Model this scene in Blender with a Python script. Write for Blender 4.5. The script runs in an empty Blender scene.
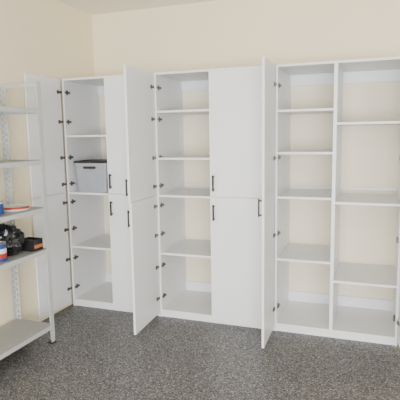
import bpy, bmesh, math, random
from mathutils import Vector, Matrix, noise
random.seed(3)
S=bpy.context.scene
COL=bpy.context.collection
# ---------------- materials ----------------
def new_mat(name,color,rough=0.5,metal=0.0,bump=0.0,bscale=200,var=0.0,trans=0.0,alpha=1.0):
    m=bpy.data.materials.new(name); m.use_nodes=True
    nt=m.node_tree; b=nt.nodes['Principled BSDF']
    b.inputs['Base Color'].default_value=(*color,1); b.inputs['Roughness'].default_value=rough
    b.inputs['Metallic'].default_value=metal
    if trans: b.inputs['Transmission Weight'].default_value=trans
    if alpha<1: b.inputs['Alpha'].default_value=alpha
    tc=nt.nodes.new('ShaderNodeTexCoord')
    n=nt.nodes.new('ShaderNodeTexNoise'); n.inputs['Scale'].default_value=bscale
    nt.links.new(tc.outputs['Object'],n.inputs['Vector'])
    if var:
        r=nt.nodes.new('ShaderNodeValToRGB')
        r.color_ramp.elements[0].position=0.3; r.color_ramp.elements[1].position=0.7
        r.color_ramp.elements[0].color=(*[c*(1-var) for c in color],1)
        r.color_ramp.elements[1].color=(*[min(1,c*(1+var)) for c in color],1)
        nt.links.new(n.outputs['Fac'],r.inputs['Fac']); nt.links.new(r.outputs['Color'],b.inputs['Base Color'])
    if bump:
        bp=nt.nodes.new('ShaderNodeBump'); bp.inputs['Strength'].default_value=bump; bp.inputs['Distance'].default_value=0.002
        nt.links.new(n.outputs['Fac'],bp.inputs['Height']); nt.links.new(bp.outputs['Normal'],b.inputs['Normal'])
    return m
M_wall=new_mat('wall_paint',(0.89,0.81,0.61),0.8,bump=0.15,bscale=60)
M_ceil=new_mat('ceiling_paint',(0.92,0.88,0.79),0.85,bump=0.15,bscale=60)
M_white=new_mat('white_melamine',(0.84,0.86,0.90),0.35,var=0.01,bscale=3)
M_shelf=new_mat('white_shelf',(0.83,0.84,0.84),0.4,var=0.01,bscale=3)
M_back=new_mat('cabinet_back',(0.88,0.81,0.64),0.6,var=0.01,bscale=4)
M_black=new_mat('black_metal',(0.012,0.012,0.014),0.4,var=0.1)
M_hinge=new_mat('nickel_hinge',(0.13,0.12,0.11),0.35,metal=0.7,var=0.1)
M_rack=new_mat('painted_grey_steel',(0.52,0.55,0.56),0.4,metal=0.1,var=0.02,bscale=10)
M_rackd=new_mat('grey_shelf_top',(0.35,0.36,0.36),0.5,metal=0.1,var=0.04,bscale=10)
M_bin=new_mat('translucent_plastic',(0.34,0.36,0.40),0.3,var=0.04,bscale=12)
M_lid=new_mat('dark_lid_plastic',(0.02,0.02,0.022),0.4,var=0.05)
M_bag=new_mat('black_plastic_film',(0.012,0.013,0.016),0.22,bump=0.8,bscale=45)
M_red=new_mat('red_paint',(0.38,0.025,0.02),0.4,var=0.05)
M_blue=new_mat('blue_paint',(0.015,0.05,0.22),0.35,var=0.05)
M_orange=new_mat('orange_label',(0.55,0.16,0.05),0.5,var=0.05)
M_lbl=new_mat('paper_label',(0.70,0.70,0.68),0.6,var=0.05)
M_steel=new_mat('tin_steel',(0.5,0.5,0.5),0.3,metal=0.9,var=0.05)
M_brown=new_mat('brown_cardboard',(0.16,0.09,0.05),0.8,var=0.1)
# floor
M_floor=bpy.data.materials.new('epoxy_flake_floor'); M_floor.use_nodes=True
nt=M_floor.node_tree; b=nt.nodes['Principled BSDF']; b.inputs['Roughness'].default_value=0.45
tc=nt.nodes.new('ShaderNodeTexCoord')
v=nt.nodes.new('ShaderNodeTexVoronoi'); v.inputs['Scale'].default_value=150
nt.links.new(tc.outputs['Object'],v.inputs['Vector'])
sep=nt.nodes.new('ShaderNodeSeparateColor'); nt.links.new(v.outputs['Color'],sep.inputs['Color'])
r=nt.nodes.new('ShaderNodeValToRGB'); r.color_ramp.interpolation='CONSTANT'
el=r.color_ramp.elements
el[0].position=0; el[0].color=(0.028,0.028,0.031,1)
el[1].position=0.22; el[1].color=(0.085,0.085,0.089,1)
for p,c in ((0.5,0.125),(0.68,0.17),(0.84,0.25),(0.95,0.38)):
    e=el.new(p); e.color=(c,c*0.99,c*0.99,1)
nt.links.new(sep.outputs[0],r.inputs['Fac']); nt.links.new(r.outputs['Color'],b.inputs['Base Color'])
# ---------------- helpers ----------------
def mkobj(name,bm,mat,parent=None,bevel=0,smooth=False):
    me=bpy.data.meshes.new(name); bmesh.ops.recalc_face_normals(bm,faces=bm.faces); bm.to_mesh(me); bm.free()
    o=bpy.data.objects.new(name,me); COL.objects.link(o)
    for m in (mat if isinstance(mat,list) else [mat]): me.materials.append(m)
    if parent: o.parent=parent
    if bevel:
        md=o.modifiers.new('bev','BEVEL'); md.width=bevel; md.segments=2; md.limit_method='ANGLE'
    if smooth:
        for p in me.polygons: p.use_smooth=True
    return o
def addbox(bm,x0,x1,y0,y1,z0,z1,mi=0):
    vs=[bm.verts.new((x,y,z)) for x in(x0,x1) for y in(y0,y1) for z in(z0,z1)]
    for f in ((0,1,3,2),(4,6,7,5),(0,4,5,1),(2,3,7,6),(0,2,6,4),(1,5,7,3)):
        fc=bm.faces.new([vs[i] for i in f]); fc.material_index=mi
def box(name,x0,x1,y0,y1,z0,z1,mat,parent=None,bevel=0.0):
    bm=bmesh.new(); addbox(bm,x0,x1,y0,y1,z0,z1); return mkobj(name,bm,mat,parent,bevel)
def boxes(name,lst,mat,parent=None,bevel=0.0):
    bm=bmesh.new()
    for l in lst: addbox(bm,*l)
    return mkobj(name,bm,mat,parent,bevel)
def lathe(name,prof,cx,cy,cz,mat,parent=None,n=32,axis='Z',mis=None):
    bm=bmesh.new(); rings=[]
    for rr,z in prof:
        ring=[]
        for i in range(n):
            a=2*math.pi*i/n; p=(rr*math.cos(a),rr*math.sin(a),z)
            if axis=='X': p=(p[2],p[0],p[1])
            if axis=='Y': p=(p[0],p[2],p[1])
            ring.append(bm.verts.new((cx+p[0],cy+p[1],cz+p[2])))
        rings.append(ring)
    for k in range(len(rings)-1):
        for i in range(n):
            f=bm.faces.new((rings[k][i],rings[k][(i+1)%n],rings[k+1][(i+1)%n],rings[k+1][i]))
            if mis: f.material_index=mis[k]
    bm.faces.new(rings[0]); f=bm.faces.new(rings[-1])
    if mis: f.material_index=mis[-1]
    o=mkobj(name,bm,mat,parent)
    return o
def empty(name,loc=(0,0,0),parent=None):
    e=bpy.data.objects.new(name,None); e.location=loc; COL.objects.link(e)
    if parent: e.parent=parent
    e.empty_display_size=0.1
    return e
# ---------------- room ----------------
D=0.60; HC=2.78; XR_=6.2; YF=-7.0
box('floor',-0.1,XR_+0.1,YF,D+0.1,-0.1,0,M_floor)
box('wall_back',-0.1,XR_+0.1,D,D+0.1,0,HC,M_wall)
box('wall_left',-0.1,0,YF,D,0,HC,M_wall)
box('wall_right',XR_,XR_+0.1,YF,D,0,HC,M_wall)
box('ceiling',-0.1,XR_+0.1,YF,D+0.1,HC,HC+0.1,M_ceil)
boxes('wall_front',[(0,0.5,YF,YF+0.12,0,HC),(5.7,XR_,YF,YF+0.12,0,HC),(0.5,5.7,YF,YF+0.12,2.3,HC)],M_wall)
# ---------------- cabinets ----------------
H=2.10; T=0.018; SPLIT=1.083; KICK=0.05
def handle(x,z0,z1,parent,side=-1):
    # bar pull on the outer (-Y) face, local coords
    g=boxes('handle',[(x-0.007,x+0.007,-T-0.034,-T-0.024,z0,z1),
                      (x-0.005,x+0.005,-T-0.026,-T,z0+0.008,z0+0.020),
                      (x-0.005,x+0.005,-T-0.026,-T,z1-0.020,z1-0.008)],M_black,parent,0.002)
def door(name,hx,hy,w,z0,z1,ang,parent,handles,right=False,hinges=()):
    """right: hinged on right side, local leaf runs to -X"""
    e=empty(name,(hx,hy,0),parent); e.rotation_euler=(0,0,ang if right else -ang)
    s=-1 if right else 1
    xs=sorted((s*0.001,s*w))
    box('leaf',xs[0],xs[1],-T,0,z0,z1,M_white,e,0.0015)
    for (a,c) in handles: handle(s*(w-0.035),a,c,e)
    if ang>0.2:
        for hz in hinges:
            lathe('hinge_cup',[(0.0175,0),(0.0175,0.004),(0.012,0.006)],s*0.04,0,hz,M_hinge,e,20,'Y')
            xa=sorted((s*0.002,s*0.04)); 
            boxes('hinge_arm',[(xa[0],xa[1],0.0,0.013,hz-0.009,hz+0.009)],M_hinge,e,0.002)
    return e
def cabinet(name,x0,x1,split_x,left_shelves,right_shelves,bothopen=False):
    c=empty(name)
    g=0.001
    side=[(x0+g,x0+T,0,D-0.012,0,H),(x1-T,x1-g,0,D-0.012,0,H)]
    boxes('side_panels',side,M_white,c,0.001)
    boxes('top_and_bottom',[(x0+T,x1-T,0,D-0.012,H-T,H),(x0+T,x1-T,0,D-0.012,KICK,KICK+T)],M_shelf,c,0.001)
    box('toe_kick',x0+T,x1-T,0.012,0.03,0,KICK,M_white,c)
    box('back_panel',x0+g,x1-g,D-0.012,D-0.002,0,H,M_back,c)
    boxes('back_rails',[(x0+T,x1-T,D-0.03,D-0.012,H-T-0.09,H-T),(x0+T,x1-T,D-0.03,D-0.012,KICK+T,KICK+T+0.09),
                        (x0+T,x1-T,D-0.03,D-0.012,SPLIT+T,SPLIT+T+0.02)],M_white,c,0.001)
    if bothopen:
        box('divider',split_x-T/2-0.004,split_x+T/2+0.004,0,D-0.012,KICK+T,H-T,M_white,c,0.001)
        boxes('shelves_left',[(x0+T,split_x-T/2-0.004,0.004,D-0.03,z-T,z) for z in left_shelves],M_shelf,c,0.001)
        boxes('shelves_right',[(split_x+T/2+0.004,x1-T,0.004,D-0.03,z-T,z) for z in right_shelves],M_shelf,c,0.001)
    else:
        boxes('shelves',[(x0+T,x1-T,0.004,D-0.03,z-T,z) for z in left_shelves],M_shelf,c,0.001)
    return c
XL,XLs,XM,XMs,XR,XRd,XRr=0.035,0.475,0.942,1.428,1.957,2.399,2.88
hz_up=(1.16,1.40,1.72,1.98); hz_lo=(0.18,0.46,0.74,0.99)
up=(SPLIT+0.0015,H-0.002); lo=(KICK-0.01,SPLIT-0.0015)
def mounts(c,x,zs,s=1):
    for z in zs:
        xs=sorted((x,x+s*0.014))
        boxes('hinge_mount',[(xs[0],xs[1],0.012,0.075,z-0.009,z+0.009),(xs[0],xs[0]+0.004 if s>0 else xs[1],0.03,0.055,z-0.022,z+0.022)],M_hinge,c,0.002)
# left cabinet
c=cabinet('storage_cabinet',XL,XM-0.002,XLs,(1.60,1.083,0.58),())
w=XLs-XL
door('door_upper_left',XL-0.001,-0.022,w,*up,math.radians(91.3),c,[],hinges=hz_up)
door('door_lower_left',XL-0.001,-0.022,w,*lo,math.radians(91.3),c,[],hinges=hz_lo)
door('door_upper_right',XM-0.004,0,XM-0.004-XLs-0.002,*up,0,c,[(1.13,1.26)],True)
door('door_lower_right',XM-0.004,0,XM-0.004-XLs-0.002,*lo,0,c,[(0.89,1.02)],True)
mounts(c,XL+T,hz_up+hz_lo)
# middle cabinet
c=cabinet('storage_cabinet',XM,XR-0.002,XMs,(1.79,1.40,1.083,0.58),())
w=XMs-XM
door('door_upper_left',XM+0.002,-0.022,w,*up,math.radians(88.0),c,[(1.13,1.26)],hinges=hz_up)
door('door_lower_left',XM+0.002,-0.022,w-0.0,*lo,math.radians(87.0),c,[(0.89,1.02)],hinges=hz_lo)
door('door_upper_right',XR-0.022,0,XR-0.022-XMs,*up,0,c,[(1.13,1.26)],True)
door('door_lower_right',XR-0.022,0,XR-0.022-XMs,*lo,0,c,[(0.89,1.02)],True)
mounts(c,XM+T,hz_up+hz_lo)
# right cabinet
c=cabinet('storage_cabinet',XR,XRr,XRd,(1.765,1.444,1.10,0.605),(1.66,1.07,0.462),True)
w=XRd-XR
door('door_tall_left',XR+0.002,-0.022,w-0.035,lo[0],up[1],math.radians(88.5),c,[(1.0,1.13)],hinges=(0.2,0.8,1.4,1.95))
door('door_tall_right',XRr,-0.022,w,lo[0],up[1],math.radians(97),c,[(1.0,1.13)],True,hinges=(0.2,0.8,1.4,1.95))
mounts(c,XR+T,(0.2,0.8,1.4,1.95)); mounts(c,XRr-T,(0.2,0.8,1.4,1.95),-1)
# ---------------- storage bin ----------------
bn=empty('plastic_storage_bin',(0.265,0.17,1.083))
bm=bmesh.new()
W2,D2,hh=0.170,0.14,0.265
def rr_ring(bm,wx,wy,z,rad=0.03,n=5):
    out=[]
    for cx,cy,a0 in ((wx-rad,wy-rad,0),(-wx+rad,wy-rad,90),(-wx+rad,-wy+rad,180),(wx-rad,-wy+rad,270)):
        for i in range(n):
            a=math.radians(a0+90*i/(n-1)); out.append(bm.verts.new((cx+rad*math.cos(a),cy+rad*math.sin(a),z)))
    return out
def loft(bm,rings,cap=True):
    for a,c_ in zip(rings[:-1],rings[1:]):
        n=len(a)
        for i in range(n): bm.faces.new((a[i],a[(i+1)%n],c_[(i+1)%n],c_[i]))
    if cap: bm.faces.new(rings[0]); bm.faces.new(rings[-1])
loft(bm,[rr_ring(bm,W2*f,D2*f,z) for f,z in ((0.90,0),(0.92,0.01),(0.95,0.13),(0.965,0.135),(0.99,hh-0.03),(1.03,hh-0.028),(1.03,hh))])
mkobj('body',bm,M_bin,bn)
bm=bmesh.new()
loft(bm,[rr_ring(bm,W2*f,D2*f,z) for f,z in ((1.05,hh),(1.06,hh+0.012),(1.02,hh+0.02),(0.95,hh+0.02),(0.93,hh+0.012))])
mkobj('lid',bm,M_lid,bn)
box('handle_grip',-0.06,0.06,-D2*1.04-0.012,-D2*0.96,hh-0.05,hh-0.03,M_lid,bn,0.004)
boxes('clips',[(-W2*1.08-0.004,-W2*1.0,-0.03,0.03,hh-0.06,hh+0.016),(W2*1.0,W2*1.08+0.004,-0.03,0.03,hh-0.06,hh+0.016)],M_lid,bn,0.003)
# ---------------- metal rack ----------------
rk=empty('metal_shelving_rack')
RX0,RX1,RY1,RY0,RH=0.03,0.385,-0.74,-1.80,1.985
def post(x,y,sx,sy,perf):
    bm=bmesh.new(); wd=0.040; t=0.003
    if perf:
        for a,b_ in ((0,0.011),(0.027,wd)):
            ys=sorted((y+sy*a,y+sy*b_)); addbox(bm,min(x,x+sx*t),max(x,x+sx*t),ys[0],ys[1],0,RH)
            xs=sorted((x+sx*(a if a else t),x+sx*b_)); addbox(bm,xs[0],xs[1],min(y,y+sy*t),max(y,y+sy*t),0,RH)
        z=0
        while z<RH-0.02:
            ys=sorted((y+sy*0.011,y+sy*0.027)); addbox(bm,min(x,x+sx*t),max(x,x+sx*t),ys[0],ys[1],z,z+0.022)
            xs=sorted((x+sx*0.011,x+sx*0.027)); addbox(bm,xs[0],xs[1],min(y,y+sy*t),max(y,y+sy*t),z,z+0.022)
            z+=0.045
    else:
        ys=sorted((y,y+sy*wd)); addbox(bm,min(x,x+sx*t),max(x,x+sx*t),ys[0],ys[1],0,RH)
        xs=sorted((x+sx*t,x+sx*wd)); addbox(bm,xs[0],xs[1],min(y,y+sy*t),max(y,y+sy*t),0,RH)
    mkobj('post',bm,M_rack,rk)
post(RX1,RY1,-1,-1,False); post(RX0,RY1,1,-1,True); post(RX1,RY0,-1,1,False); post(RX0,RY0,1,1,True)
for z in (1.79,1.42,1.065,0.75,0.15):
    boxes('shelf_tray',[(RX0+0.004,RX1-0.004,RY0+0.004,RY1-0.004,z-0.003,z)],M_rackd,rk)
    boxes('shelf_lip',[(RX1-0.006,RX1-0.003,RY0+0.004,RY1-0.004,z-0.034,z-0.003),(RX0+0.003,RX0+0.006,RY0+0.004,RY1-0.004,z-0.034,z-0.003),
                       (RX0+0.006,RX1-0.006,RY1-0.007,RY1-0.004,z-0.034,z-0.003),(RX0+0.006,RX1-0.006,RY0+0.004,RY0+0.007,z-0.034,z-0.003)],M_rack,rk)
boxes('end_cross_bars',[(RX0+0.003,RX1-0.003,y_-0.0015,y_+0.0015,z_,z_+0.03) for y_ in (RY1-0.004,RY0+0.004) for z_ in (RH-0.035,)],M_rack,rk)
boxes('foot_pads',[(RX1-0.04,RX1+0.004,RY1-0.04,RY1+0.004,0,0.012),(RX0-0.004,RX0+0.04,RY1-0.04,RY1+0.004,0,0.012)],M_lid,rk)
# ---------------- things on rack ----------------
bg=empty('black_plastic_bag',(0.20,-0.995,0.75))
bm=bmesh.new(); bmesh.ops.create_icosphere(bm,subdivisions=4,radius=1)
for v_ in bm.verts:
    p=v_.co.copy(); n1=noise.noise(p*2.2)*0.20+noise.noise(p*5)*0.12+abs(noise.noise(p*9))*0.10
    p*=1+n1; p=Vector((p.x*0.13,p.y*0.105,max(p.z*0.125,-0.09))); v_.co=p+Vector((0,0,0.09))
mkobj('bag_body',bm,M_bag,bg,smooth=False)
def can(name,x,y,z,r_,h,mats,bands):
    e=empty(name,(x,y,z))
    prof=[(r_*0.94,0),(r_,0.004)]; mis=[0]
    for hgt,mi in bands: prof.append((r_,h*hgt)); mis.append(mi)
    prof+= [(r_*1.03,h*0.97+0.003),(r_*1.03,h),(r_*0.93,h),(r_*0.93,h-0.006)]; mis+=[0,0,0,0]
    lathe('can_body',prof,0,0,0,mats,e,32,mis=mis)
    return e
can('paint_can',0.30,-1.17,0.75,0.05,0.13,[M_steel,M_red,M_blue,M_lbl],[(0.2,2),(0.45,1),(0.7,3),(0.95,2)])
can('blue_tin',0.27,-1.13,1.065,0.045,0.09,[M_steel,M_blue,M_lbl],[(0.3,1),(0.85,1),(0.95,2)])
# round lid with red rim
rd=empty('round_tin_lid',(0.24,-0.92,1.065))
lathe('disc',[(0.095,0),(0.10,0.004),(0.10,0.014),(0.10,0.022),(0.094,0.028),(0.088,0.02)],0,0,0,[M_red,M_lbl],rd,40,mis=[1,1,0,0,1,1])
cr=empty('black_tool_tray',(0.285,-0.825,0.75))
boxes('tray',[(-0.065,0.065,-0.05,0.05,0,0.004),(-0.065,-0.061,-0.05,0.05,0,0.085),(0.061,0.065,-0.05,0.05,0,0.085),(-0.061,0.061,-0.05,-0.046,0,0.085),(-0.061,0.061,0.046,0.05,0,0.085)],M_lid,cr)
box('label',0.065,0.067,-0.045,0.045,0.02,0.045,M_orange,cr)
box('contents',-0.05,0.05,-0.04,0.04,0.004,0.07,M_brown,cr,0.01)
# ---------------- light ----------------
w=bpy.data.worlds.new('W'); S.world=w; w.use_nodes=True
bgk=w.node_tree.nodes['Background']; bgk.inputs['Color'].default_value=(0.80,0.88,1.0,1); bgk.inputs['Strength'].default_value=3
def area(name,loc,rot,sx,sy,e,col):
    l=bpy.data.lights.new(name,'AREA'); l.shape='RECTANGLE'; l.size=sx; l.size_y=sy; l.energy=e; l.color=col
    o=bpy.data.objects.new(name,l); o.location=loc; o.rotation_euler=rot; COL.objects.link(o); return o
area('garage_opening_daylight',(3.6,YF-0.3,1.2),(math.radians(90),0,0),4.2,2.2,540,(1.0,0.98,0.96))
area('added_overhead_fill',(2.6,-3.6,HC-0.05),(0,0,0),1.2,0.6,30,(1.0,0.95,0.88))  # added fill to raise the ambient level, stands for no actual fixture
# ---------------- camera ----------------
cam=bpy.data.cameras.new('camera'); co=bpy.data.objects.new('camera',cam); COL.objects.link(co); S.camera=co
yaw,pitch,roll,f=0.3551,-0.1332,-0.0157,479.75
fw=Vector((-math.sin(yaw)*math.cos(pitch),math.cos(yaw)*math.cos(pitch),math.sin(pitch)))
rv=Vector((math.cos(yaw),math.sin(yaw),0)); uv=rv.cross(fw)
r2=rv*math.cos(roll)+uv*math.sin(roll); u2=-rv*math.sin(roll)+uv*math.cos(roll)
m=Matrix((( r2.x,u2.x,-fw.x,2.70),(r2.y,u2.y,-fw.y,-3.6866),(r2.z,u2.z,-fw.z,1.5782),(0,0,0,1)))
co.matrix_world=m
cam.sensor_width=36; cam.lens=36*f/400; cam.clip_start=0.05
